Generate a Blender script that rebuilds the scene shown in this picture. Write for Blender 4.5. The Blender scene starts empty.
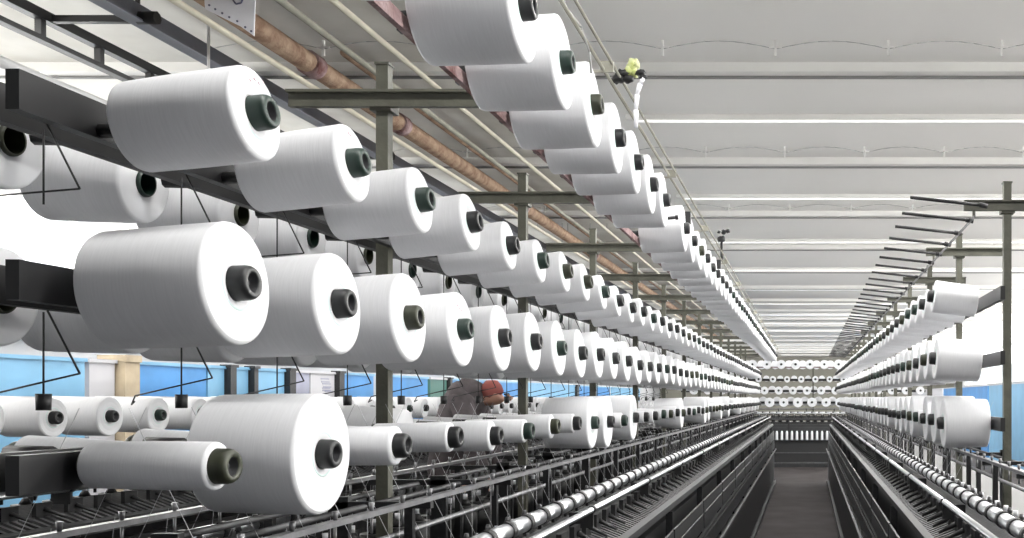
import bpy, bmesh, math, random
from mathutils import Vector, Matrix
random.seed(11)
C = bpy.context.scene.collection
S = 0.7            # plan units -> metres
H = 2.0            # eye height in plan units (eye at plan z = 0)
PI = math.pi

# ------------------------------------------------------------------ materials
def mat(name, col, rough=0.5, metal=0.0, noise=0.0, nscale=8.0, bump=0.0, bscale=60.0, emit=None, es=0.0, col2=None, spec=0.5):
    m = bpy.data.materials.new(name); m.use_nodes = True
    nt = m.node_tree; b = nt.nodes['Principled BSDF']
    b.inputs['Base Color'].default_value = (*col, 1)
    b.inputs['Roughness'].default_value = rough
    b.inputs['Metallic'].default_value = metal
    b.inputs['Specular IOR Level'].default_value = spec
    tc = nt.nodes.new('ShaderNodeTexCoord')
    if noise or col2:
        n = nt.nodes.new('ShaderNodeTexNoise'); n.inputs['Scale'].default_value = nscale; n.inputs['Detail'].default_value = 5
        nt.links.new(tc.outputs['Object'], n.inputs['Vector'])
        r = nt.nodes.new('ShaderNodeValToRGB')
        r.color_ramp.elements[0].position = .32; r.color_ramp.elements[1].position = .68
        c2 = col2 if col2 else tuple(max(0, c*(1-noise)) for c in col)
        r.color_ramp.elements[0].color = (*c2, 1); r.color_ramp.elements[1].color = (*col, 1)
        nt.links.new(n.outputs['Fac'], r.inputs['Fac']); nt.links.new(r.outputs['Color'], b.inputs['Base Color'])
    if bump:
        n2 = nt.nodes.new('ShaderNodeTexNoise'); n2.inputs['Scale'].default_value = bscale
        nt.links.new(tc.outputs['Object'], n2.inputs['Vector'])
        bp = nt.nodes.new('ShaderNodeBump'); bp.inputs['Strength'].default_value = bump; bp.inputs['Distance'].default_value = .01
        nt.links.new(n2.outputs['Fac'], bp.inputs['Height']); nt.links.new(bp.outputs['Normal'], b.inputs['Normal'])
    if emit:
        b.inputs['Emission Color'].default_value = (*emit, 1); b.inputs['Emission Strength'].default_value = es
    return m

def yarn_mat(name, col, band=True):
    m = mat(name, col, rough=.85, spec=.15)
    nt = m.node_tree; b = nt.nodes['Principled BSDF']
    tc = nt.nodes.new('ShaderNodeTexCoord'); mp = nt.nodes.new('ShaderNodeMapping')
    mp.inputs['Scale'].default_value = (1, .06, .06)
    nt.links.new(tc.outputs['Object'], mp.inputs['Vector'])
    n = nt.nodes.new('ShaderNodeTexNoise'); n.inputs['Scale'].default_value = 420; n.inputs['Detail'].default_value = 3
    nt.links.new(mp.outputs['Vector'], n.inputs['Vector'])
    r = nt.nodes.new('ShaderNodeValToRGB')
    r.color_ramp.elements[0].position = .3; r.color_ramp.elements[1].position = .7
    r.color_ramp.elements[0].color = (*[c*.94 for c in col], 1); r.color_ramp.elements[1].color = (*col, 1)
    nt.links.new(n.outputs['Fac'], r.inputs['Fac']); nt.links.new(r.outputs['Color'], b.inputs['Base Color'])
    bp = nt.nodes.new('ShaderNodeBump'); bp.inputs['Strength'].default_value = .15; bp.inputs['Distance'].default_value = .001
    nt.links.new(n.outputs['Fac'], bp.inputs['Height']); nt.links.new(bp.outputs['Normal'], b.inputs['Normal'])
    return m

M = dict(
    yarn=yarn_mat('white_yarn', (.745, .75, .77)),
    ring=mat('pale_teal_edge', (.62, .76, .74), .7),
    black=mat('black_plastic', (.012, .013, .014), .45),
    green=mat('dark_green_plastic', (.010, .026, .019), .45),
    olive=mat('olive_plastic', (.034, .038, .02), .5, noise=.4, nscale=60),
    bore=mat('tube_bore', (.06, .06, .065), .5),
    steel=mat('olive_painted_steel', (.10, .10, .076), .55, noise=.35, nscale=14, bump=.2),
    dark=mat('dark_machine_paint', (.013, .0135, .015), .45, noise=.5, nscale=9, bump=.15),
    black_iron=mat('black_iron', (.012, .012, .013), .5),
    panel=mat('grey_machine_panel', (.024, .025, .027), .45, noise=.35, nscale=5),
    lint=mat('dusty_grey_steel', (.10, .10, .105), .45, .3, noise=.35, nscale=22),
    chrome=mat('polished_chrome', (.58, .59, .61), .36, 1.0),
    rail=mat('brushed_steel', (.24, .24, .25), .4, .6, noise=.3, nscale=30),
    rust=mat('lint_covered_rusty_rail', (.34, .25, .25), .9, noise=.0, nscale=16, col2=(.13, .055, .05), bump=.6),
    ceiling=mat('ceiling_white', (.86, .85, .82), .9, noise=.05, nscale=.7),
    joint=mat('ceiling_joint', (.22, .22, .215), .8),  # shadow tone for the dark strip along each ceiling beam
    beamw=mat('white_beam', (.82, .81, .78), .7, noise=.08, nscale=3),
    wall=mat('wall_paint', (.38, .39, .41), .9, noise=.08, nscale=2),
    endwall=mat('end_wall_cream', (.27, .265, .23), .9, noise=.1, nscale=2),
    floor=mat('worn_floor', (.050, .044, .044), .8, nscale=2.2, spec=.2, col2=(.03, .024, .024), bump=.1, bscale=25),
    blue=mat('blue_panel', (.055, .24, .55), .5, noise=.2, nscale=3),
    blue2=mat('light_blue_panel', (.17, .38, .58), .5, noise=.15, nscale=3),
    green_p=mat('dark_green_panel', (.05, .14, .12), .5),
    greypurple=mat('grey_lilac_panel', (.30, .31, .40), .6, noise=.2, nscale=6),
    poster=mat('notice_paper', (.46, .46, .49), .7),
    tan=mat('tan_pilaster', (.46, .38, .27), .8, noise=.3, nscale=6),
    slate=mat('blue_grey_girder', (.17, .18, .22), .5, noise=.2, nscale=5),
    brown=mat('brown_wrapped_pipe', (.42, .30, .21), .9, nscale=14, col2=(.22, .13, .085), bump=.6),
    cream=mat('cream_conduit', (.70, .66, .54), .6, noise=.15, nscale=10),
    greyc=mat('grey_conduit', (.36, .35, .29), .6, noise=.3, nscale=10),
    whitep=mat('white_pipe', (.78, .78, .78), .5),
    paper=mat('paper', (.82, .82, .86), .8),
    ink=mat('ink', (.1, .1, .16), .8),
    pink=mat('pink_chalk', (.82, .64, .70), .9),
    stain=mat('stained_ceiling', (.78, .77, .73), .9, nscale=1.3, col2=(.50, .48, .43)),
    glass=mat('bright_window_pane', (.25, .27, .3), .3, emit=(.93, .97, 1), es=.6),  # glow for invented wall panes, added to brighten the hall
    tube=mat('lamp_tube', (.9, .9, .9), .4, emit=(1, .99, .96), es=.75),
    rag=mat('yellow_green_rag', (.42, .48, .12), .9, nscale=30, col2=(.75, .76, .5)),
    cord=mat('grey_cord', (.42, .42, .41), .7),
    thread=mat('yarn_thread', (.4, .4, .42), .8),
    jacket=mat('grey_brown_jacket', (.10, .085, .09), .9, noise=.4, nscale=20),
    trousers=mat('dark_blue_trousers', (.03, .04, .07), .9),
    skin=mat('skin', (.45, .25, .18), .6),
    red=mat('red_headscarf', (.26, .07, .06), .8),
    shoe=mat('shoe', (.02, .02, .02), .6),
)

# ------------------------------------------------------------------ mesh builder
class MB:
    def __init__(s, f=None):
        s.v = []; s.f = []; s.m = []; s.sm = []; s.map = f or (lambda p: p); s.cur = 0
    def add(s, vs, fs, smooth=False):
        k = len(s.v); s.v += [s.map(tuple(p)) for p in vs]
        for f in fs:
            s.f.append([i+k for i in f]); s.m.append(s.cur); s.sm.append(smooth)
        return s
    def box(s, a, b):
        (x0, y0, z0), (x1, y1, z1) = a, b
        return s.add([(x0,y0,z0),(x1,y0,z0),(x1,y1,z0),(x0,y1,z0),(x0,y0,z1),(x1,y0,z1),(x1,y1,z1),(x0,y1,z1)],
                     [(0,3,2,1),(4,5,6,7),(0,1,5,4),(1,2,6,5),(2,3,7,6),(3,0,4,7)])
    def cyl(s, p0, p1, r0, r1=None, n=12, caps=True):
        r1 = r0 if r1 is None else r1
        p0 = Vector(p0); p1 = Vector(p1); d = (p1-p0).normalized()
        a = Vector((0,0,1)) if abs(d.z) < .9 else Vector((1,0,0))
        u = d.cross(a).normalized(); w = d.cross(u)
        vs = []
        for p, r in ((p0, r0), (p1, r1)):
            for i in range(n):
                t = 2*PI*i/n; vs.append(tuple(p + u*math.cos(t)*r + w*math.sin(t)*r))
        s.add(vs, [(i, (i+1) % n, n+(i+1) % n, n+i) for i in range(n)], True)
        if caps:
            k = len(s.v)-2*n
            s.f.append([k+i for i in range(n)][::-1]); s.m.append(s.cur); s.sm.append(False)
            s.f.append([k+n+i for i in range(n)]); s.m.append(s.cur); s.sm.append(False)
        return s
    def path(s, pts, r, n=6):
        for a, b in zip(pts[:-1], pts[1:]): s.cyl(a, b, r, n=n)
        return s
    def lathe(s, prof, n=40, smooth=True):        # axis = local X, prof = [(x, r)]
        vs = []
        for x, r in prof:
            for i in range(n):
                t = 2*PI*i/n; vs.append((x, r*math.cos(t), r*math.sin(t)))
        fs = []
        for j in range(len(prof)-1):
            for i in range(n):
                fs.append((j*n+i, j*n+(i+1) % n, (j+1)*n+(i+1) % n, (j+1)*n+i))
        return s.add(vs, fs, smooth)
    def prism(s, pts, y0, y1):                    # polygon in (u, z) extruded along y
        n = len(pts)
        return s.add([(u, y0, z) for u, z in pts]+[(u, y1, z) for u, z in pts],
                     [tuple(range(n)), tuple(range(2*n-1, n-1, -1))]+[(i, (i+1) % n, n+(i+1) % n, n+i) for i in range(n)])
    def mesh(s, name, mats, origin=(0,0,0)):
        me = bpy.data.meshes.new(name)
        o = origin
        me.from_pydata([(p[0]-o[0], p[1]-o[1], p[2]-o[2]) for p in s.v], [], s.f)
        for m in (mats if isinstance(mats, (list, tuple)) else [mats]): me.materials.append(M[m])
        me.polygons.foreach_set('material_index', s.m); me.polygons.foreach_set('use_smooth', s.sm)
        bm = bmesh.new(); bm.from_mesh(me); bmesh.ops.recalc_face_normals(bm, faces=bm.faces); bm.to_mesh(me); bm.free()
        return me
    def build(s, name, mats, parent=None, **props):
        org = tuple(parent.location) if parent and not parent.parent else (0,0,0)
        if parent and parent.parent: org = tuple(Vector(parent.parent.location)+Vector(parent.location))
        o = bpy.data.objects.new(name, s.mesh(name, mats, org)); C.objects.link(o); o.parent = parent
        for k, v in props.items(): o[k] = v
        return o

def inst(name, me, parent, loc, rot=(0,0,0), **props):
    o = bpy.data.objects.new(name, me); C.objects.link(o); o.parent = parent
    base = Vector(parent.location) if parent else Vector()
    o.location = Vector(loc)-base; o.rotation_euler = rot
    for k, v in props.items(): o[k] = v
    return o

def thing(name, label, cat, loc=(0,0,0), group=None, rot=(0,0,0)):
    o = bpy.data.objects.new(name, None); C.objects.link(o); o.empty_display_size = .05
    o.location = loc; o.rotation_euler = rot; o['label'] = label; o['category'] = cat
    if group: o['group'] = group
    return o
def tag(o, label, cat, group=None):
    o['label'] = label; o['category'] = cat
    if group: o['group'] = group
    return o
ORD = ('first second third fourth fifth sixth seventh eighth ninth tenth eleventh twelfth thirteenth fourteenth fifteenth sixteenth '
       'seventeenth eighteenth nineteenth twentieth').split()
def nth(n):
    return ORD[n] if n < len(ORD) else None

# ------------------------------------------------------------------ yarn packages
def yarn_mesh(R, L, taper=.93, n=44):
    b = MB(); e = min(.008, R*.12); Rb = R*taper
    b.lathe([(-L, .034), (-L, Rb-e), (-L+e*.3, Rb-e*.3), (-L+e, Rb), (-L*.5, (R+Rb)/2+.001), (-e, R), (-e*.3, R-e*.3), (0, R-e)], n)
    if R > .07:
        b.lathe([(0, R-e), (.0004, R*.74), (-.0001, R*.72), (.0003, R*.70), (.0, .052)], n)
        b.cur = 1; b.lathe([(.0, .052), (.0016, .050), (.0, .0475)], n)
        b.cur = 0; b.lathe([(.0, .0475), (-.002, .036), (-.004, .034)], n)
    else:
        b.lathe([(0, R-e), (.0, .034)], n)
    return b.mesh('yarn', ['yarn', 'ring'])
def tube_mesh(L, m, n=28, back=.008):
    b = MB(); r = .0335; t = .031
    b.lathe([(-L-back, .028), (-L-back, r-.002), (-L-back+.004, r), (t-.012, r), (t-.005, r-.0015), (t, r-.005), (t, .02), (t-.003, .018)], n)
    b.cur = 1
    b.lathe([(t-.003, .018), (t-.03, .016), (t-.03, .006), (t-.012, .006), (t-.012, .0005)], n)
    return b.mesh('tube', [m, 'bore'])
LP = .235
YM = {}
def ymesh(kind, var):
    key = (kind, var)
    L_ = .248 if kind == 'T' else LP
    if key not in YM:
        R0 = dict(A=.090, B=.117, Cf=.138, Ct=.046, T=.133, R=.105, Rc=.128, Rt=.05)[kind]
        R = R0*(1, .965, 1.035)[var % 3]
        if kind in ('Ct',): R = R0*(1, .9, 1.15)[var % 3]
        YM[key] = yarn_mesh(R, L_, .95 if kind != 'Cf' else .97)
    return YM[key]
TM = {k: tube_mesh(LP, k) for k in ('black', 'green', 'olive')}
TL = {'black': 'black', 'green': 'dark green', 'olive': 'olive'}

def package(kind, tip, d, pitch, label, group, tubec='black', var=0, mark=False):
    """tip: end of tube; d: horizontal unit direction the tube points; pitch up toward the tip"""
    rz = math.atan2(d[1], d[0])
    dv = Vector((d[0]*math.cos(pitch), d[1]*math.cos(pitch), math.sin(pitch)))
    loc = Vector(tip) + dv*(-.012)
    e = thing('yarn_package', label, 'yarn package', loc, group, (0, -pitch, rz))
    y = bpy.data.objects.new('yarn', ymesh(kind, var)); C.objects.link(y); y.parent = e
    t = bpy.data.objects.new('tube', TM[tubec]); C.objects.link(t); t.parent = e
    if tubec != 'black': t['label'] = TL[tubec]+' plastic tube'
    if mark:
        mb = MB()
        for _ in range(6):
            a = random.uniform(.35*PI, .6*PI); r = random.uniform(.06, .078); s_ = random.uniform(.002, .0035)
            cy, cz = r*math.cos(a), r*math.sin(a)
            k = [(.0015+.0012*(j % 2), cy+s_*math.cos(q)*1.6, cz+s_*math.sin(q)) for j, q in enumerate([i*PI/4 for i in range(8)])]
            mb.add([(.0, p[1], p[2]) for p in k]+[(.002, p[1], p[2]) for p in k], [tuple(range(8)), tuple(range(15, 7, -1))]+[(i, (i+1) % 8, 8+(i+1) % 8, 8+i) for i in range(8)])
        o = bpy.data.objects.new('chalk_mark', mb.mesh('chalk_mark', 'pink')); C.objects.link(o); o.parent = e
        o['label'] = 'pink chalk mark'
    return e

far = MB()   # the packages past the 300 that show largest
def far_package(kind, tip, d, pitch):
    R = dict(A=.091, B=.117, Cf=.138, Ct=.046, T=.133, R=.105, Rc=.128)[kind]
    dv = Vector((d[0], d[1], math.sin(pitch))).normalized(); f = Vector(tip)-dv*.012; t = f+dv*.035
    far.cur = 0; far.cyl(f-dv*LP, f, R*.95, R, n=14)
    far.cur = 1; far.cyl(f+dv*.001, t, .033, n=8)

def tubecol(n, seed):
    r = random.Random(n*7+seed).random()
    return 'green' if r < .2 else ('olive' if r < .38 else 'black')

# front bank of the left machine -------------------------------------------------
NL = 33
GL = {'A': 'yarn packages in the upper row of the left creel', 'B': 'yarn packages in the middle row of the left creel',
      'C': 'yarn packages in the lower row of the left creel', 'T': 'yarn packages in the overhanging top row'}
X0 = {'A': (-1.05, .551, 1.93, 7), 'B': (-1.068, .218, 1.897, 4), 'C': (-1.093, -.128, 1.875, 0), 'T': (-.695, .973, 2.488, 3)}
fullC = {1, 8, 9, 11, 17, 22, 23, 27, 30}
for row, nm in (('A', 'upper'), ('B', 'middle'), ('C', 'lower'), ('T', 'top overhanging')):
    x, z, y0, pd = X0[row]
    for n in range(-1 if row == 'T' else 0, 53):
        y = y0 + .41*n
        if y > 23.2: break
        if row == 'T' and n == 7: continue
        k = row
        if row == 'C': k = 'Cf' if (n in fullC or (n > 33 and n % 3 == 0)) else 'Ct'
        rr = random.Random(n*13+ord(row))
        jit = rr.uniform(-.6, .6)
        p = math.radians(pd+jit*1.2)
        idx = n+1 if row == 'T' else n
        zt = z + (rr.uniform(-.008, .008) if n > 1 else 0)
        if idx >= NL:
            far_package(k, (x, y, zt), (1, 0), p); continue
        tc = tubecol(n, ord(row))
        if (row, n) in (('A', 0), ('A', 1)): tc = 'green'
        if (row, n) in (('B', 0), ('B', 1), ('C', 1)): tc = 'black'
        if (row, n) == ('C', 0): tc = 'olive'
        size = {'A': 'medium', 'B': 'full', 'T': 'full', 'Cf': 'very full', 'Ct': 'almost empty thin'}[k]
        o = nth(idx)
        if row == 'C' and k == 'Cf' and n == 1:
            lab = 'very full white yarn package low at the front, behind the nearest thin one'
        elif row == 'C' and n == 0:
            lab = 'nearest thin white yarn package of the lower left row, with olive tube'
        elif o:
            lab = f'{size} white yarn package, {o} from near end, {nm} left row'
            if tc != 'black' and row != 'T': lab += f', {TL[tc]} tube'
        else:
            lab = f'small distant {size} white yarn package in the far {nm} left row'
        package(k, (x, y, zt), (1, 0), p, lab, GL[row], tc, (rr.randrange(2) if row == 'A' else rr.randrange(3)) if n > 1 else 0, mark=(row, n) in (('A', 0), ('A', 1), ('B', 3), ('B', 5)))

# rear bank of the left machine (tubes point away to the next aisle) ---------------
GR = {'A': 'rear yarn packages at the upper level of the left creel', 'B': 'rear yarn packages at the middle level of the left creel',
      'C': 'rear yarn packages at the lower level of the left creel'}
for row, z, y0, nmax, kk in (('A', .535, 2.02, 12, 'R'), ('B', .215, 2.0, 10, 'R'), ('C', -.135, 1.95, 20, 'Rt')):
    for n in range(0, 52):
        y = y0+.41*n
        if y > 23.2: break
        tip = (-1.855-.0, y, z)
        if row == 'C' and n % 7 == 5: kk = 'R'
        elif row == 'C': kk = 'Rt'
        if n >= nmax: far_package('R' if kk == 'Rt' else kk, tip, (-1, 0), math.radians(3)); continue
        lvl = {'A': 'upper', 'B': 'middle', 'C': 'lower'}[row]
        lab = f'{"thin " if kk == "Rt" else ""}white yarn package, {nth(n)} from near end, rear {lvl} row of the left creel'
        package(kk, tip, (-1, 0), math.radians(3), lab, GR[row], 'olive' if n % 2 == 0 else 'green', n % 3, mark=(row == 'A' and n == 1))

# front bank of the right machine -------------------------------------------------
GM = {'A': 'yarn packages in the upper row of the right creel', 'B': 'yarn packages in the middle row of the right creel',
      'C': 'yarn packages in the lower row of the right creel'}
for row, x, z, y0, pd, kk in (('A', .67, .551, 5.40, 7, 'A'), ('B', .67, .218, 5.32, 4, 'B'), ('C', .72, -.128, 5.38, 0, 'Cf')):
    for n in range(0, 44):
        y = y0+.41*n
        if y > 23.2: break
        rr = random.Random(n*17+ord(row)); zt = z+rr.uniform(-.008, .008)
        k = kk
        if row == 'C' and n % 5 == 3: k = 'Ct'
        if n >= 23: far_package(k, (x, y, zt), (-1, 0), math.radians(pd)); continue
        tc = tubecol(n, ord(row)+3)
        size = {'A': 'medium', 'B': 'full', 'Cf': 'very full', 'Ct': 'thin nearly empty'}[k]
        o = nth(n); lvl = {'A': 'upper', 'B': 'middle', 'C': 'lower'}[row]
        lab = (f'{size} white yarn package, {o} from the near end of the {lvl} right row' if o else
               f'small distant {size} white yarn package in the far stretch of the {lvl} right row')
        package(k, (x, y, zt), (-1, 0), math.radians(pd), lab, GM[row], tc, rr.randrange(3))

# second machine on the left: one row of packages --------------------------------
for n in range(0, 46):
    y = 4.65+.41*n
    if y > 22.5: break
    tip = (-3.8, y, -.10)
    far_package('R', (-4.54, y+.1, -.09), (-1, 0), 0)
    if n >= 16: far_package('R', tip, (1, 0), 0); continue
    package('R', tip, (1, 0), 0, f'white yarn package, {nth(n)} from near end, second machine by blue panels',
            'yarn packages on the second machine from the aisle', 'black' if n % 3 else 'green', n % 3)

# cross machine at the end of the aisle -----------------------------------------
CY = 29.6
for row, z, x0, ytip, cnt, kk in (('T', .973, -1.16, CY-.725, 6, 'T'), ('A', .551, -1.0, CY-.37, 6, 'A'), ('B', .218, -.83, CY-.352, 5, 'B'), ('C', -.128, -1.1, CY-.327, 6, 'Cf')):
    for n in range(cnt):
        lvl = {'T': 'top', 'A': 'second', 'B': 'third', 'C': 'bottom'}[row]
        package(kk, (x0+.415*n, ytip, z), (0, -1), math.radians(3),
                f'tiny ring-shaped end-on yarn package at the aisle end, {nth(n)} from left in {lvl} row',
                'end-on yarn packages on the machine across the aisle end', 'black', n % 3)
    for n in range(-4, cnt+4):
        far_package(kk, (x0+.2+.415*n, CY+.36 if row != 'T' else CY+.7, z+.03), (0, 1), 0)
    for n in list(range(-6, 0))+list(range(cnt, cnt+6)):
        far_package(kk, (x0+.415*n, ytip, z), (0, -1), 0)
o = far.build('distant_yarn_packages', ['yarn', 'black'])
tag(o, 'far tail ends of the white yarn package rows, too small to tell apart', 'yarn packages'); o['kind'] = 'stuff'

# ------------------------------------------------------------------ machines
def machine(name, label, fm, cu, bu, y0, y1, yb0, rear=True, bare_from=None, trail=True, tu=.725, simple=False, bigz=False, posts=None, rows=('A', 'B', 'C')):
    """fm maps (u, y, z) to the plan; creel centre shift cu, body centre shift bu"""
    org = fm((bu, yb0, -H))
    root = thing(name, label, 'textile machine', org, 'textile twisting machines')
    cre = lambda p: fm((p[0]+cu, p[1], p[2]))
    bod = lambda p: fm((p[0]+bu, p[1], p[2]))
    sides = (1, -1) if rear else (1,)
    # --- bodies
    b = MB(bod); b.box((-.56, yb0, -H), (.56, y1, -.74)); b.box((-.5, yb0, -.74), (.5, y1, -.70)); b.build('machine_bed', 'black_iron', root)
    for sd in sides:
        sb = (lambda sd: lambda p: bod((p[0]*sd, p[1], p[2])))(sd)
        b = MB(sb); b.cyl((.56, yb0, -.446), (.56, y1, -.446), .0125, n=14); b.build('chrome_rail', 'chrome', root, label='long polished chrome rail')
        y = yb0+.3
        while y < y1:
            b = MB(sb); b.cyl((.56, y-.016, -.446), (.56, y+.016, -.446), .0165, n=12); b.box((.47, y-.008, -.52), (.566, y+.008, -.458)); b.build('rail_bracket', 'black_iron', root); y += 1.40
        b = MB(sb)
        b.prism([(.60, -.605), (.632, -.615), (.632, -.650), (.60, -.640)], yb0, y1); b.build('edge_bar', 'panel', root)
        b = MB(sb); b.prism([(.36, -.52), (.60, -.625), (.60, -.65), (.36, -.56)], yb0, y1); b.build('sloping_shelf', 'dark', root)
        b = MB(sb); b.box((.682, yb0, -1.205), (.705, y1, -1.18)); b.build('side_rail', 'lint', root)
        b = MB(sb); b.box((.64, yb0, -1.02), (.656, y1, -1.0)); b.build('side_rail', 'panel', root)
        b = MB(sb); b.box((.56, yb0, -2.0), (.69, y1, -1.93)); b.box((.675, yb0, -1.93), (.69, y1, -1.915)); b.build('plinth', 'panel', root)
        b = MB(sb); b.box((.565, yb0, -1.88), (.652, y1, -1.24)); b.build('lower_panel', 'black_iron', root)
        b = MB(sb); b.box((.60, yb0, -1.17), (.66, y1, -1.04)); b.build('middle_panel', 'dark', root)
        y = yb0
        while y < y1-.2:
            ye = min(y+1.62, y1)
            b = MB(sb); b.prism([(.640, -.765), (.650, -.768), (.655, -.97), (.640, -.98)], y+.01, ye-.02)
            b.prism([(.648, -.85), (.656, -.855), (.656, -.87), (.648, -.875)], y+.05, ye-.06)
            b.build('side_panel', 'panel', root)
            b = MB(sb); b.box((.60, y-.015, -1.93), (.640, y+.015, -.66)); b.build('frame_leg', 'dark', root)
            y += 1.64
        # rollers with collars and little guide pins
        rl = MB(sb); rl.box
        proto = None
        n = int((y1-yb0-.2)/.205)
        pool_r = MB(sb); pool_a = MB(sb); pool_s = MB(sb)
        def roller(mb, y):
            mb.cur = 0; mb.cyl((.46, y-.082, -.427), (.46, y+.082, -.427), .027, n=18)
            mb.cur = 1; mb.cyl((.46, y+.083, -.427), (.46, y+.121, -.427), .031, n=18)
            mb.cyl((.40, y+.10, -.50), (.40, y+.10, -.425), .007, n=6)
            mb.cur = 2; mb.cyl((.40, y+.10, -.425), (.40, y+.10, -.405), .011, .006, n=8)
        def arm(mb, y):
            mb.cur = 0; mb.box((.50, y-.05, -.565), (.52, y+.05, -.50))
            for q in range(4):
                yy = y-.08+q*.05
                mb.cur = 1; mb.add([(.50, yy, -.565), (.605, yy, -.606), (.605, yy+.022, -.606), (.50, yy+.022, -.565),
                                    (.50, yy, -.585), (.605, yy, -.622), (.605, yy+.022, -.622), (.50, yy+.022, -.585)],
                                   [(0,1,2,3), (7,6,5,4), (0,4,5,1), (1,5,6,2), (2,6,7,3), (3,7,4,0)])
            mb.cur = 0; mb.cyl((.52, y, -.53), (.585, y+.05, -.575), .012, .006, n=6)
        def pot(mb, y):
            mb.cur = 0; mb.cyl((.27, y, -.70), (.27, y, -.53), .055, .06, n=14); mb.cyl((.27, y, -.53), (.27, y, -.50), .03, .014, n=10)
            pass
            mb.cur = 1; mb.cyl((.27, y, -.50), (.27, y, -.475), .011, n=8)
        # one of each, then copies
        pr = MB(sb); roller(pr, 0); org2 = sb((.46, 0, -.427)); me_r = pr.mesh('roller', ['chrome', 'black_iron', 'lint'], org2)
        pa = MB(sb); arm(pa, 0); org3 = sb((.55, 0, -.58)); me_a = pa.mesh('spindle_arm', ['black_iron', 'lint'], org3)
        pp = MB(sb); pot(pp, 0); org4 = sb((.27, 0, -.6)); me_p = pp.mesh('spindle_pot', ['black_iron', 'paper'], org4)
        lim = 0 if simple else (48 if rear else 90)
        for i in range(n):
            y = yb0+.15+.205*i
            if i < lim:
                inst('roller', me_r, root, sb((.46, y, -.427)))
                inst('spindle_arm', me_a, root, sb((.55, y, -.58)))
                inst('spindle_pot', me_p, root, sb((.27, y, -.6)))
            else:
                roller(pool_r, y); arm(pool_a, y); pot(pool_s, y)
        for pool, nm_, mt in ((pool_r, 'rollers', ['chrome', 'black_iron', 'lint']), (pool_a, 'spindle_arms', ['black_iron', 'lint']), (pool_s, 'spindle_pots', ['black_iron', 'paper'])):
            pool.build(nm_, mt, root, kind='stuff')
        # inner guide rails with small white guides
        b = MB(sb); b.prism([(.25, -.30), (.275, -.30), (.275, -.314), (.25, -.314)], yb0, y1)
        for i in range(n):
            y = yb0+.12+.205*i
            b.cyl((.262, y, -.30), (.262, y, -.278), .005, .008, n=6); b.cyl((.262, y, -.315), (.262, y, -.36), .004, n=5)
        b.build('guide_rail', 'rail', root)
        for uu, zz, mt in ((.16, -.42, 'rail'), (.34, -.47, 'panel'), (.08, -.33, 'lint')):
            b = MB(sb); b.cyl((uu, yb0, zz), (uu, y1, zz), .010, n=8); b.build('thread_rail', mt, root)
        y = yb0+.5
        while y < y1:
            b = MB(sb); b.box((.0, y-.012, -.70), (.03, y+.012, -.30)); b.box((.0, y-.012, -.335), (.28, y+.012, -.315)); b.box((.20, y-.012, -.70), (.225, y+.012, -.33))
            b.build('cross_bracket', 'dark', root); y += .82
    # end frame facing the aisle's far end
    b = MB(bod); b.box((-.6, y1, -H), (.62, y1+.08, -.66)); b.box((-.05, y1+.0, -.66), (.62, y1+.06, -.6)); b.build('end_frame', 'panel', root)
    # --- creel
    if posts is None: posts = [3.36+1.64*k for k in range(0, 13)]
    for y in posts:
        if y < y0-.4 or y > y1: continue
        b = MB(cre); b.box((-.020, y-.020, -.70), (.020, y+.020, 1.115)); b.box((-.024, y-.024, 1.115), (.024, y+.024, 1.122))
        b.box((-.035, y-.035, .957), (.035, y+.035, 1.022)); b.build('creel_post', 'steel', root)
        if trail:
            e = .40 if tu > .6 else .20
            b = MB(cre); b.box((-.30, y-.045, .967), (e+.03, y-.022, 1.015)); b.box((-.30, y-.065, 1.010), (e+.03, y-.022, 1.019)); b.build('cross_beam', 'steel', root)
    levels = [('A', .535), ('B', .205), ('C', -.135)]
    for lv, z in levels:
        if lv not in rows: continue
        for sd in sides:
            b = MB(cre); b.box((.045*sd-.012, y0-.12, z-.035), (.045*sd+.012, y1-.1, z+.035)); b.build('package_rail', 'black_iron', root)
    if trail:
        tr = .447 if tu > .6 else .19
        zr = (.880, .915) if tu > .6 else (.915, .935)
        b = MB(cre); b.box((tr-.004, y0-.1, zr[0]), (tr+(.012 if tu > .6 else -.005), y1-.1, zr[1]))
        b.build('package_rail', 'rust' if tu > .6 else 'lint', root, label='rusty red brown top rail fuzzy with lint' if tu > .6 else 'thin grey top rail')
        for y in posts:
            if y0-.4 < y < y1:
                b = MB(cre); b.box((tr-.018, y-.045, zr[1]-.005), (tr-.006, y-.025, .97)); b.build('hanger', 'steel', root)
    return root, cre, bod

fL = lambda p: (p[0]-1.42, p[1], p[2])
m1, creL, bodL = machine('twisting_machine', 'long dark yarn twisting machine with loaded package creel left of the aisle', fL, 0, 0, 1.85, 23.4, .9)
fR = lambda p: (1.15-p[0], p[1], p[2])
m3, creR, bodR = machine('twisting_machine', 'long dark yarn twisting machine with bare top pegs right of the aisle', fR, .11, 0, 5.2, 23.4, 1.2, rear=False, tu=.54,
                         posts=[5.2+1.64*k for k in range(12)])
fM2 = lambda p: (p[0]-4.17, p[1], p[2])
m2, creM, _ = machine('twisting_machine', 'second dark twisting machine seen through the left creel by the blue panels', fM2, 0, 0, 4.4, 23, 3.2, rear=False, trail=False, simple=True, rows=('C',), posts=[])
fB = lambda p: (p[1], CY-p[0], p[2])
m4, creB, bodB = machine('twisting_machine', 'dark twisting machine standing crosswise at the far end of the aisle', fB, 0, 0, -3.6, 3.6, -3.8, rear=False, simple=True,
                         posts=[.18, -1.9, 2.2])
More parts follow.
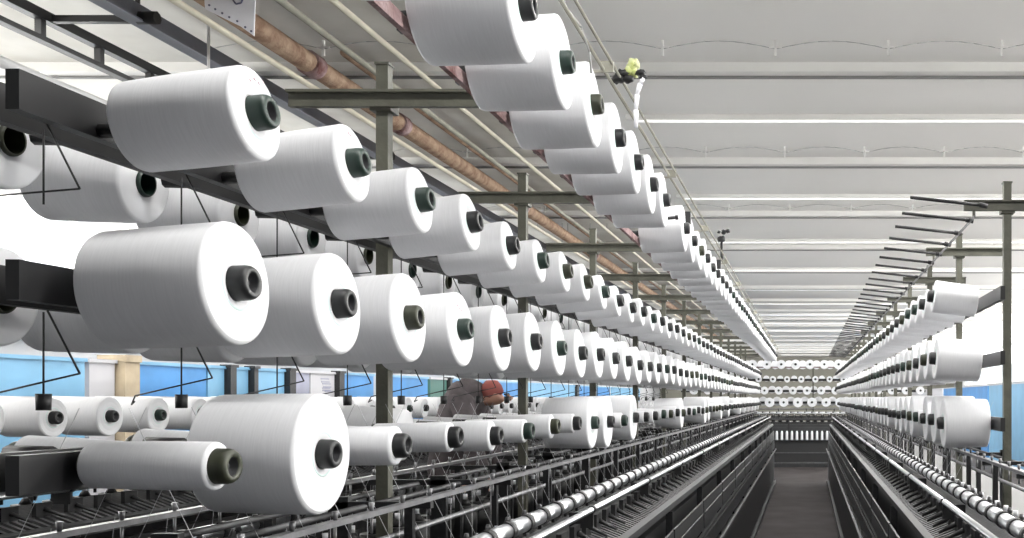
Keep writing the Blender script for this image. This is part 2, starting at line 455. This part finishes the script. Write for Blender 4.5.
# lateral pegs
def pegs(root, cre, row, tipu, z, y0, n0, n1, pd, side=1, skip=()):
    b0 = None
    for n in range(n0, n1):
        y = y0+.41*n
        b = MB(cre); r = math.radians(pd); t = .28
        b.cyl((.05*side, y, z-.05*math.sin(r)-.24*math.tan(r)), ((tipu-LP)*side, y, z-.05*math.sin(r)-LP*math.tan(r)), .014, n=8)
        b.build('package_peg', 'black_iron', root)
pegs(m1, creL, 'A', .37, .551, 1.93, 0, 22, 7)
pegs(m1, creL, 'B', .352, .218, 1.897, 0, 22, 4)
pegs(m1, creL, 'C', .327, -.128, 1.875, 0, 22, 0)
for (z, y0) in ((.535, 2.02), (.215, 2.0), (-.1, 1.95)):
    for n in range(0, 8):
        y = y0+.41*n
        b = MB(creL); b.cyl((-.05, y, z-.01), (-.14, y, z-.008), .016, n=8); b.build('package_peg', 'black_iron', m1)
# top-row pegs of the left machine, one of them bare
for n in range(-1, 14):
    y = 2.488+.41*n
    b = MB(creL)
    if n == 7:
        b.cyl((.40, y, .940), (.725, y, .968), .009, n=8); b.box((.40, y-.02, .91), (.43, y+.02, .955)); b.cyl((.715, y, .967), (.73, y, .9685), .013, n=8)
        b.build('package_peg', 'black_iron', m1, label='bare black peg without a yarn package')
    else:
        b.cyl((.405, y, .945), (.46, y, .95), .018, n=8); b.box((.405, y-.015, .91), (.43, y+.015, .95)); b.build('package_peg', 'black_iron', m1)
# bare pegs of the right machine
for n in range(0, 45):
    y = 4.85+.41*n
    b = MB(creR); b.cyl((.19, y, .935), (.54, y, .973), .0085, n=8); b.cyl((.165, y, .930), (.205, y, .938), .013, n=8)
    b.build('package_peg', 'black_iron', m3)
# hanging yarn guides: rod, cap and a bent wire
def guide(root, cre, y, z):
    b = MB(cre)
    b.cyl((.0, y, z), (.0, y, z-.165), .0018, n=6)
    b.cyl((.0, y, z-.183), (.0, y, z-.152), .012, .013, n=12)
    b.path([(.03, y-.03, z), (.082, y-.02, z-.115), (-.105, y, z-.155), (-.12, y+.01, z-.175), (-.10, y-.01, z-.168)], .0019, 6)
    b.build('yarn_guide', 'black_iron', root)
for k in range(0, 20):
    guide(m1, creL, 1.86+.41*k, .16)
for k in range(0, 20):
    b = MB(creL); y = 1.86+.41*k; b.path([(.0, y, .50), (.0, y, .36)], .0018); b.path([(.03, y-.03, .50), (.082, y-.02, .385), (-.105, y, .375), (-.13, y, .365)], .0019); b.build('yarn_guide', 'black_iron', m1)
# clips on the T row
for y in (5.86, 7.9):
    b = MB(creL); b.box((.70, y-.02, 1.02), (.74, y+.02, 1.09)); b.build('rail_clip', 'black_iron', m1)
# the white spindle bobbins of the cross machine
spm = MB(); spm.lathe([(-.13, .005), (-.13, .03), (-.11, .038), (.09, .034), (.13, .02), (.13, .003)], 10)
me = spm.mesh('spindle_bobbin', 'yarn')
for i in range(22):
    o = inst('spindle_bobbin', me, None, (-1.45+.145*i, CY-.735, -1.08), (0, -PI/2, 0))
    tag(o, 'tiny upright white bobbin in the even line low on the crosswise end machine', 'bobbin', 'upright bobbins on the crosswise machine')
b = MB(); b.box((-1.7, CY-.78, -1.24), (1.8, CY-.69, -1.21)); b.build('bobbin_shelf', 'panel', m4)
b = MB(); b.box((-1.7, CY-.70, -1.9), (1.8, CY-.66, -1.86)); b.box((-1.7, CY-.70, -1.6), (1.8, CY-.67, -1.57)); b.build('side_rail', 'lint', m4)

# loose threads running down from the creel to the guides
def threads(cre, y0, y1, label, sides):
    b = MB(cre); y = y0
    while y < y1:
        for sd in sides:
            r = random.random
            b.cyl((.262*sd, y+.12, -.29), (.27*sd, y+.1, -.475), .0008, n=3, caps=False)
            b.cyl((.05*sd, y+.12, -.02), (.27*sd, y+.12+r()*.03, -.475), .0008, n=3, caps=False)
            b.cyl((.27*sd, y+.1, -.475), (.46*sd, y+.05, -.40), .0008, n=3, caps=False)
        y += .205
    o = b.build('yarn_threads', 'thread'); tag(o, label, 'threads'); o['kind'] = 'stuff'
threads(creL, 1.9, 14, 'fine white threads running down inside the left machine', (1, -1))
threads(creR, 5.2, 14, 'fine white threads running down inside the right machine', (1,))

# ------------------------------------------------------------------ rails and pipes under the ceiling
def longpipe(name, label, cat, X, z, r, mt, y0=.8, y1=40, n=12, group=None):
    b = MB(); b.cyl((X, y0, z), (X, y1, z), r, n=n); o = tag(b.build(name, mt), label, cat, group)
    y = y0+1.3
    while y < y1:
        h = MB(); h.cyl((X, y, z+r*.7), (X, y, 2.5), .006, n=6); h.build('hanger', 'cord', o); y += 6.1
    return o
t = thing('cable_conduit', 'pair of thin grey conduits running above the tips of the top left row', 'conduit', (-.70, 1.5, 1.15))
b = MB(); b.cyl((-.70, 1.5, 1.13), (-.70, 23.3, 1.13), .006, n=10); b.build('conduit', 'greyc', t)
b = MB(); b.cyl((-.67, 1.5, 1.15), (-.67, 23.3, 1.15), .005, n=10); b.build('conduit', 'greyc', t)
for k in range(14):
    y = 1.8+1.64*k
    b = MB(); b.box((-.71, y-.006, 1.12), (-.665, y+.006, 1.158)); b.box((-1.02, y-.005, 1.118), (-.7, y+.005, 1.126)); b.box((-1.02, y-.02, .915), (-1.01, y+.02, 1.126)); b.build('bracket', 'greyc', t)
# hanging loop of wire
b = MB(); b.path([(-.74, 3.0, 1.23), (-.735, 3.05, 1.19), (-.70, 3.1, 1.15), (-.685, 3.15, 1.09), (-.69, 3.2, 1.04)], .0035, 6)
tag(b.build('wire_loop', 'cord'), 'thin grey wire hanging in a curl beside the nearest top packages', 'wire')

longpipe('insulated_pipe', 'thick brown wrapped pipe running along under the left ceiling', 'pipe', -3.42, 2.30, .07, 'brown')
longpipe('insulated_pipe', 'slim cream pipe along the lower edge of the brown wrapped pipe', 'pipe', -3.50, 2.20, .020, 'cream')
longpipe('insulated_pipe', 'second brown wrapped pipe deeper in the hall, nearer the aisle', 'pipe', -3.24, 2.42, .03, 'brown', 7, 40)
longpipe('conduit', 'cream conduit nearest the top row of packages under the left ceiling', 'conduit', -2.86, 2.40, .020, 'cream')
longpipe('conduit', 'olive grey conduit between the cream conduit and the brown pipe', 'conduit', -3.10, 2.34, .022, 'greyc')
for i, y in enumerate((6.9, 8.4, 12, 16)):
    b = MB(); b.cyl((-3.42, y-.06, 2.30), (-3.42, y+.06, 2.30), .085, n=16)
    tag(b.build('pipe_collar', 'rust'), f'reddish collar around the brown wrapped pipe, {nth(i)} from the near end', 'collar', 'collars on the brown pipe')
t = thing('ceiling_girder', 'blue grey steel girder running along the upper left corner', 'girder', (-4.05, .8, 2.3))
b = MB(); b.box((-4.07, .8, 2.28), (-4.03, 40, 2.38)); b.build('web', 'slate', t)
b = MB(); b.box((-4.10, .8, 2.268), (-4.00, 40, 2.28)); b.build('flange', 'slate', t)
for y in (6.05, 9.5):
    b = MB(); b.cyl((-3.93, y, 2.30), (-4.05, y, 2.30), .04, n=8); b.box((-4.555, y-.02, 2.27), (-4.1, y+.02, 2.31)); b.box((-4.06, y-.01, 2.38), (-4.04, y+.01, 2.5)); b.build('cross_tie', 'black_iron', t)
longpipe('dark_rail', 'thin black rail running beside the blue grey girder', 'rail', -3.85, 2.42, .016, 'black_iron')
t = thing('dark_truss', 'black slotted steel truss along the far left ceiling', 'truss', (-4.6, .8, 2.2))
b = MB(); b.box((-4.63, .8, 2.27), (-4.57, 30, 2.33)); b.build('chord', 'black_iron', t)
b = MB(); b.box((-4.63, .8, 2.14), (-4.57, 30, 2.17)); b.build('chord', 'black_iron', t)
for k in range(40):
    y = 1.5+.5*k
    b = MB(); b.box((-4.62, y-.02, 2.17), (-4.58, y+.02, 2.27)); b.build('tie', 'black_iron', t)
    if k % 4 == 0:
        b = MB(); b.box((-4.605, y-.008, 2.33), (-4.595, y+.008, 2.5)); b.build('hanger', 'black_iron', t)
for X, z, lab in ((-4.75, 1.98, 'upper of two white pipes at the left edge'), (-4.95, 1.86, 'lower of two white pipes at the left edge')):
    longpipe('white_pipe', lab, 'pipe', X, z, .035, 'whitep', .8, 30, group='white pipes at the left edge')
longpipe('dark_duct', 'wide black duct running behind the nearest upper package', 'duct', -4.9, 1.5, .16, 'black_iron', .8, 30, 8)

# thin vertical hanger
b = MB(); b.cyl((-3.95, 6.6, 1.7), (-3.95, 6.6, 2.5), .009, n=8)
tag(b.build('hanger_rod', 'whitep'), 'thin white hanger rod crossing the blue grey girder', 'rod')
# paper sign
t = thing('paper_notice', 'white paper notice with a dotted edge hanging under the brown pipe', 'notice', (-3.4, 6, 2.2))
def at(px, py, Y): return ((px-807)*Y/1000, Y, (398-py)*Y/1000)
Y = 5.6
pts = [at(203, -24, Y), at(256, -24, Y), at(254, 36, Y), at(240, 26, Y), at(205, 9, Y)]
b = MB(); n = 5
b.add([p for p in pts]+[(p[0], p[1]+.006, p[2]) for p in pts], [tuple(range(n)), tuple(range(2*n-1, n-1, -1))]+[(i, (i+1) % n, n+(i+1) % n, n+i) for i in range(n)])
b.build('sheet', 'paper', t)
b = MB()
for px, py in ((209, 5), (215, 9), (222, 13), (229, 17), (237, 21), (245, 27), (251, 31)):
    q = at(px, py, Y-.004); b.cyl((q[0], q[1], q[2]), (q[0], q[1]+.004, q[2]), .006, n=8)
b.build('dots', 'ink', t)
b = MB(); q = [at(233, 0, Y-.003), at(236, 4, Y-.003), at(241, 3, Y-.003), at(243, -2, Y-.003), at(240, -6, Y-.003)]
b.path(q, .005, 5); b.build('handwriting', 'ink', t)
b = MB(); b.path([at(215, -24, Y), (at(215, -24, Y)[0], Y, 2.5)], .004, 5); b.path([at(245, -24, Y), (at(245, -24, Y)[0], Y, 2.5)], .004, 5); b.build('string', 'cord', t)

# rag knotted on the conduit, with a white strip
t = thing('knotted_rag', 'black and yellow green rag knotted on the conduit, white strip hanging down', 'rag', (-.67, 3.62, 1.16))
rg = random.Random(4)
def blob(mb, c, r, sq=(1, 1, 1), n=9, ir=.28):
    vs = [];
    for j in range(1, 6):
        ph = PI*j/6
        for i in range(n):
            th = 2*PI*i/n; k = r*(1+rg.uniform(-ir, ir))
            vs.append((c[0]+k*math.sin(ph)*math.cos(th)*sq[0], c[1]+k*math.sin(ph)*math.sin(th)*sq[1], c[2]+k*math.cos(ph)*sq[2]))
    fs = [(j*n+i, j*n+(i+1) % n, (j+1)*n+(i+1) % n, (j+1)*n+i) for j in range(4) for i in range(n)]
    fs += [tuple(range(n)), tuple(range(4*n, 5*n))]
    mb.add(vs, fs, True)
b = MB()
for px, py, r in ((632, 66, .022), (629, 72, .024), (634, 73, .018), (636, 64, .016)): blob(b, at(px, py, 3.62), r, (.8, 1, 1.1))
b.build('cloth', 'rag', t)
b = MB()
for px, py, r in ((622, 74, .020), (618, 79, .022), (627, 79, .018), (640, 73, .016), (643, 77, .012), (613, 80, .009)): blob(b, at(px, py, 3.60), r, (1.2, 1, .8))
b.build('dark_cloth', 'black_iron', t)
b = MB(); qs = [at(643, 78, 3.6), at(640, 84, 3.6), at(637, 95, 3.6), at(636, 110, 3.6), at(636, 128, 3.6)]
for a, c in zip(qs[:-1], qs[1:]): b.cyl(a, c, .010, .007, n=6)
b.build('white_strip', 'paper', t)
t = thing('knotted_rag', 'small black rag scrap caught on the conduit farther along', 'rag', at(723, 236, 8.6))
b = MB()
for px, py, r in ((721, 239, .03), (724, 232, .02), (719, 232, .014), (728, 231, .018)): blob(b, at(px, py, 8.2), r)
b.cyl((-.70, 8.2, 1.13), (-.70, 8.2, 1.30), .012, n=6); b.build('cloth', 'black_iron', t)

# ------------------------------------------------------------------ the hall
def struct(mb, name, mt, **k):
    o = mb.build(name, mt); o['kind'] = 'structure'
    return o
YE = 62
b = MB(); b.box((-9.3, -3, -2.1), (9.3, YE, -2.0)); struct(b, 'floor', 'floor')
b = MB(); b.box((-1.9, -3, 2.5), (9.3, YE, 2.62)); struct(b, 'ceiling', 'ceiling')
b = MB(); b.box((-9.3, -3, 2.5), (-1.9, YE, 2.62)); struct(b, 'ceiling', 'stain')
b = MB(); b.box((-9.3, -3, -2.0), (-9.1, YE, 2.5)); struct(b, 'wall_left', 'wall')
b = MB(); b.box((9.1, -3, -2.0), (9.3, YE, 2.5)); struct(b, 'wall_right', 'wall')
b = MB(); b.box((-9.3, YE, -2.0), (9.3, YE+.2, 2.5)); struct(b, 'wall_end', 'endwall')
k = 0
LIGHTS = []
for i in range(-2, 16):
    y = 7.44+2.95*i
    if y < -1 or y > YE-1: continue
    b = MB(); b.box((-9.1, y, 2.43), (9.1, y+.10, 2.5)); b.cur = 1; b.box((-9.1, y+.10, 2.415), (9.1, y+.135, 2.5))  # dark strip behind the white beam stands in for its shadow
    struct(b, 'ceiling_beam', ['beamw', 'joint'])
    # drooping cord on little brackets in front of each beam
    if i < 4:
        yc = y-.45; b = MB()
        w = .79
        for j in range(-3, 9):
            x0 = -1.8+w*j
            pts = [(x0+w*q/8, yc, 2.44+.055*math.sin(PI*q/8)) for q in range(9)]
            b.path(pts, .003, 5)
        o = tag(b.build('drooping_cord', 'cord'), f'thin cord looping between small brackets on the ceiling before the {nth(i+2)} beam', 'cord', 'looping ceiling cords')
        for j in range(-2, 9):
            x0 = -1.8+w*j
            bb = MB(); bb.box((x0-.045, yc-.01, 2.445), (x0+.045, yc+.01, 2.455)); bb.box((x0-.008, yc-.01, 2.39), (x0+.008, yc+.01, 2.5))
            bb.build('bracket', 'beamw', o)
for i in range(17):
    yl = 1.95+3.45*i
    lab = f'long white ceiling strip light, {nth(i-2)} in view counting from the camera' if 2 <= i < 8 else ('ceiling strip light above and behind the nearest packages' if i < 2 else 'thin far off strip light near the end of the ceiling')
    t = thing('strip_light', lab, 'ceiling light', (3.6, yl, 2.5), 'ceiling strip lights')
    b = MB(); b.box((-1.6, yl-.045, 2.46), (8.8, yl+.045, 2.5)); b.build('housing', 'beamw', t)
    b = MB(); b.box((-8.8, yl-.045, 2.46), (-5.0, yl+.045, 2.5)); b.build('housing', 'beamw', t)
    b = MB(); b.cyl((-8.7, yl, 2.448), (-5.1, yl, 2.448), .010, n=10); b.build('lamp_tube', 'tube', t)
    b = MB(); b.cyl((-1.5, yl, 2.448), (8.7, yl, 2.448), .010, n=10); b.build('lamp_tube', 'tube', t)
    LIGHTS.append((yl, t))

WINS = []
for sd in (1, -1):
    for i in range(9):
        ya = .5+6.4*i; X = 9.08*sd
        b = MB(); b.box((X-.02, ya, .75), (X+.02, ya+5.4, 2.25)); o = struct(b, 'window_%d' % (len(WINS)+1), 'glass')  # made-up glowing pane on the side wall, added for light
        b = MB()
        for q in range(5): b.box((X-.06, ya-.03+1.35*q, .72), (X+.06, ya+.03+1.35*q, 2.28))
        b.box((X-.06, ya, .70), (X+.06, ya+5.4, .76)); b.box((X-.06, ya, 2.24), (X+.06, ya+5.4, 2.30)); b.build('window_frame', 'beamw', o)
        WINS.append((X, ya+2.7, sd))
# blue panels at the left wall, posts and notices
WX = -8.0
def wallx(px): return WX*1000/(px-807)
t0 = [(132, 207, 'blue', 'mid blue panel next to the tan pilaster'), (207, 225, 'blue2', 'narrow pale blue panel between mid blue panel and first dark post'),
      (231, 249, 'blue2', 'pale blue panel between the two close dark posts'), (253, 285, 'blue2', 'pale blue panel left of the thick dark post'),
      (291, 310, 'greypurple', 'grey lilac panel left of the pale notice board'), (310, 335, 'poster', 'pale notice board panel with faint grey marks'),
      (340, 374, 'blue', 'bright blue panel just left of the first creel post'), (385, 428, 'blue', 'bright blue panel right of the first creel post'), (430, 447, 'green_p', 'dark green panel left of the stooping worker'),
      (449, 520, 'blue', 'blue panel behind the stooping worker'), (522, 575, 'blue2', 'pale blue panel right of the second creel post'), (577, 610, 'blue', 'blue panel deep in the hall, before the far grey ones'),
      (612, 640, 'blue2', 'farthest pale blue panel on the left'), (88, 116, 'poster', 'plain pale panel left of the tan pilaster'), (-200, 86, 'blue2', 'wide pale blue panel left of the plain pale panel')]
for a, c, mt, lab in t0:
    ya, yc = wallx(a), wallx(c)
    tt = thing('partition_panel', lab, 'panel', (WX, ya, -2), 'coloured partition panels by the left wall')
    b = MB(); b.box((WX-.06, ya+.02, -1.98), (WX, yc-.02, .40)); b.build('board', mt, tt)
    b = MB(); b.box((WX-.07, ya, .40), (WX+.02, yc, .44)); b.box((WX-.07, ya, -2.0), (WX+.02, yc, -1.98)); b.build('frame', 'blue2' if 'blue' in mt else 'poster', tt)
    if mt == 'poster' and a == 310:
        b = MB(); rr = random.Random(2)
        for q in range(7):
            yy = ya+.5+rr.random()*(yc-ya-1.0); zz = .08+rr.random()*.24
            b.box((WX, yy, zz), (WX+.004, yy+.28, zz+.02))
        b.build('faint_marks', 'greypurple', tt)
for i, (a, c) in enumerate(((225, 231), (249, 253), (285, 291), (335, 340), (575, 577), (447, 449))):
    b = MB(); ya, yc = wallx(a), wallx(c)
    b.box((WX-.05, ya, -2), (WX+.08, yc, .42)); b.box((WX-.06, ya-.02, .42), (WX+.10, yc+.02, .46))
    tag(b.build('partition_post', 'dark'), f'dark upright post between the coloured panels, {nth(i) if i<4 else ("sixth" if i==4 else "fifth")} from the left', 'post', 'dark posts between the panels')
b = MB(); b.box((WX-.2, wallx(116.5), -2), (WX+.1, wallx(131.5), .42)); b.box((WX-.22, wallx(116), .42), (WX+.12, wallx(132), .50))
tag(b.build('tan_pilaster', 'tan'), 'tan upright pilaster left of the mid blue panel', 'pilaster')
# right side panels
for i, (ya, yc, mt) in enumerate(((20, 26, 'poster'), (26.2, 33, 'blue2'), (33.2, 44, 'blue'), (44.2, 58, 'poster'))):
    tt = thing('partition_panel', ['pale', 'light blue', 'mid blue', 'farthest pale'][i]+' panel seen through the right creel', 'panel', (6.0, ya, -2), 'partition panels by the right wall')
    b = MB(); b.box((6.0, ya+.02, -1.98), (6.06, yc-.02, .40)); b.build('board', mt, tt)
    b = MB(); b.box((5.98, ya, .40), (6.07, yc, .44)); b.box((5.98, ya, -2.0), (6.07, yc, -1.98)); b.build('frame', 'poster', tt)

# ------------------------------------------------------------------ the worker
def skin_obj(name, chains, mt, parent, sub=2):
    """chains: list of lists of (co, radius); consecutive share vertices by exact coordinate"""
    vs = []; rs = []; es = []; idx = {}
    for ch in chains:
        prev = None
        for co, r in ch:
            key = tuple(round(c, 4) for c in co)
            if key not in idx: idx[key] = len(vs); vs.append(co); rs.append(r)
            i = idx[key]
            if prev is not None and prev != i: es.append((prev, i))
            prev = i
    me = bpy.data.meshes.new(name); me.from_pydata(vs, es, [])
    o = bpy.data.objects.new(name, me); C.objects.link(o)
    m = o.modifiers.new('s', 'SKIN'); m.use_smooth_shade = True
    for i, r in enumerate(rs): me.skin_vertices[0].data[i].radius = (r, r) if not isinstance(r, tuple) else r
    me.skin_vertices[0].data[0].use_root = True
    s = o.modifiers.new('d', 'SUBSURF'); s.levels = sub; s.render_levels = sub
    dg = bpy.context.evaluated_depsgraph_get()
    nm = bpy.data.meshes.new_from_object(o.evaluated_get(dg))
    nm.materials.clear(); nm.materials.append(M[mt])
    for p in nm.polygons: p.use_smooth = True
    o.modifiers.clear(); o.data = nm; o.parent = parent
    return o
wr = thing('person', 'worker in a grey brown jacket and red headscarf stooping behind the left machine', 'person', (-2.95, 8.5, -2.0))
L_ = lambda x, y, z: (x, y, z+2.0)   # local to the worker's feet, z measured from eye level
def arm_pts(s):
    return dict(sh=L_(.07, .20*s, -.07), el=L_(.20, .25*s, -.43), wr_=L_(.30, .18*s, -.72), pa=L_(.35, .16*s, -.80))
hip = L_(-.12, 0, -.80); waist = L_(-.10, 0, -.50); chest = L_(.0, 0, -.10); nb = L_(.16, 0, -.01); hd0 = L_(.23, 0, .0); hd = L_(.31, 0, .01); hd2 = L_(.34, 0, .05)
body = [[(hip, .15), (waist, .15), (chest, .17), (nb, .075), (hd0, .07), (hd, .088), (hd2, .085)]]
cloth = [[(hip, .185), (waist, .18), (chest, .30), (L_(.07, 0, .01), .24), (nb, .17), (hd0, .12)]]
legs = []
for s in (1, -1):
    A = arm_pts(s)
    body.append([(chest, .17), (A['sh'], .08), (A['el'], .055), (A['wr_'], .037), (A['pa'], .042)])
    for j, (dx, dz) in enumerate(((.05, -.035), (.045, -.055), (.03, -.065), (.01, -.06))):
        base = (A['pa'][0]+.012, A['pa'][1]+(.03-.02*j)*s, A['pa'][2]-.03)
        body.append([(A['pa'], .042), (base, .013), (base[0]+dx*.7, base[1], base[2]+dz*.8) and ((base[0]+dx*.7, base[1], base[2]+dz*.8), .012), ((base[0]+dx*.9, base[1], base[2]+dz*1.5), .010)])
    body.append([(A['pa'], .042), ((A['pa'][0]+.03, A['pa'][1]-.04*s, A['pa'][2]+.0), .014), ((A['pa'][0]+.065, A['pa'][1]-.05*s, A['pa'][2]-.03), .011)])
    cloth.append([(chest, .30), (A['sh'], .125), (A['el'], .085), ((A['wr_'][0]-.03, A['wr_'][1], A['wr_'][2]+.08), .062)])
    kn = L_(.02, .11*s, -1.42); an = L_(-.04, .12*s, -1.90)
    body.append([(hip, .15), (L_(-.05, .10*s, -.98), .105), (kn, .075), (an, .05), (L_(.10, .13*s, -1.955), .04)])
    legs.append([(hip, .17), (L_(-.05, .10*s, -.98), .135), (kn, .10), ((an[0], an[1], an[2]+.04), .075)])
skin_obj('body', body, 'skin', wr)
skin_obj('jacket', cloth, 'jacket', wr)
skin_obj('trousers', [[(L_(-.12, 0, -.76), .17), (hip, .17)]]+legs, 'trousers', wr)
# face: nose, ears, eyes and headscarf
b = MB(); b.map = lambda p: (p[0]-2.95, p[1]+8.5, p[2])
b.cyl((.40, 0, .02), (.44, 0, -.01), .015, .022, n=8); b.build('nose', 'skin', wr)
b = MB(lambda p: (p[0]-2.95, p[1]+8.5, p[2]))
for s in (1, -1): blob(b, (.40, .04*s, .03), .012)
b.build('eyes', 'shoe', wr)
b = MB(lambda p: (p[0]-2.95, p[1]+8.5, p[2])); b.cyl((.395, -.03, -.04), (.395, .03, -.04), .008, n=6); b.build('mouth', 'red', wr)
rg = random.Random(9)
b = MB(lambda p: (p[0]-2.95, p[1]+8.5, p[2])); blob(b, (.272, 0, .062), .100, (.95, .95, 1), 16, .06); o = b.build('headscarf', 'red', wr)
for s in (1, -1):
    b = MB(lambda p: (p[0]-2.95, p[1]+8.5, p[2])); b.prism([(-.10, -2.0), (.17, -2.0), (.18, -1.96), (.10, -1.90), (-.02, -1.86), (-.10, -1.88)], .12*s-.05, .12*s+.05)
    b.build('shoe', 'shoe', wr)

# ------------------------------------------------------------------ to metres, eye height
done = set()
for o in list(C.objects):
    if o.type == 'MESH' and o.data.name not in done:
        done.add(o.data.name); o.data.transform(Matrix.Scale(S, 4))
    if o.parent is None: o.location = (Vector(o.location)+Vector((0, 0, H)))*S
    else: o.location = Vector(o.location)*S

# ------------------------------------------------------------------ light
for yl, t in LIGHTS:
    l = bpy.data.lights.new('strip_lamp', 'AREA'); l.shape = 'RECTANGLE'; l.size = 7.0; l.size_y = .12
    l.energy = 155 if yl < 20 else 100; l.color = (1, .985, .955)
    lo = bpy.data.objects.new('strip_lamp', l); C.objects.link(lo); lo.location = (3.6*S, yl*S, (2.39+H)*S)
    l = l.copy(); l.size = 2.6; l.energy = 62
    lo = bpy.data.objects.new('strip_lamp', l); C.objects.link(lo); lo.location = (-6.9*S, yl*S, (2.39+H)*S)
w = bpy.data.worlds.new('World'); bpy.context.scene.world = w; w.use_nodes = True
w.node_tree.nodes['Background'].inputs[0].default_value = (.93, .96, 1, 1); w.node_tree.nodes['Background'].inputs[1].default_value = .3
# added fill lamp behind the camera, right of the aisle; no window there
l = bpy.data.lights.new('window_daylight', 'AREA'); l.shape = 'RECTANGLE'; l.size = 6; l.size_y = 2.4; l.energy = 6; l.color = (.95, .975, 1)
lo = bpy.data.objects.new('window_daylight', l); C.objects.link(lo); lo.location = (4.5, -1.5, 2.0); lo.rotation_euler = (math.radians(80), 0, math.radians(40))

for X, y, sd in WINS:
    l = bpy.data.lights.new('window_light', 'AREA'); l.shape = 'RECTANGLE'; l.size = 1.0; l.size_y = 3.7; l.energy = 720 if sd > 0 else 430; l.color = (1, .985, .95)  # added fill at the made-up panes, tilted up to brighten the ceiling
    lo = bpy.data.objects.new('window_light', l); C.objects.link(lo); lo.location = ((X-.12*sd)*S, y*S, (1.5+H)*S); lo.rotation_euler = (0, (PI/2+1.1)*sd, 0)
# ------------------------------------------------------------------ camera
cam = bpy.data.cameras.new('camera'); co = bpy.data.objects.new('camera', cam); C.objects.link(co)
co.location = (0, 0, H*S); co.rotation_euler = (PI/2, 0, 0)
cam.sensor_width = 36; cam.lens = 36*1000/1024; cam.shift_x = -(807-512)/1024; cam.shift_y = (398-269)/1024; cam.clip_start = .05
sc = bpy.context.scene; sc.camera = co
sc.view_settings.view_transform = 'Standard'; sc.view_settings.look = 'None'; sc.view_settings.gamma = 1; sc.view_settings.use_curve_mapping = False
sc.view_settings.exposure = 0.0
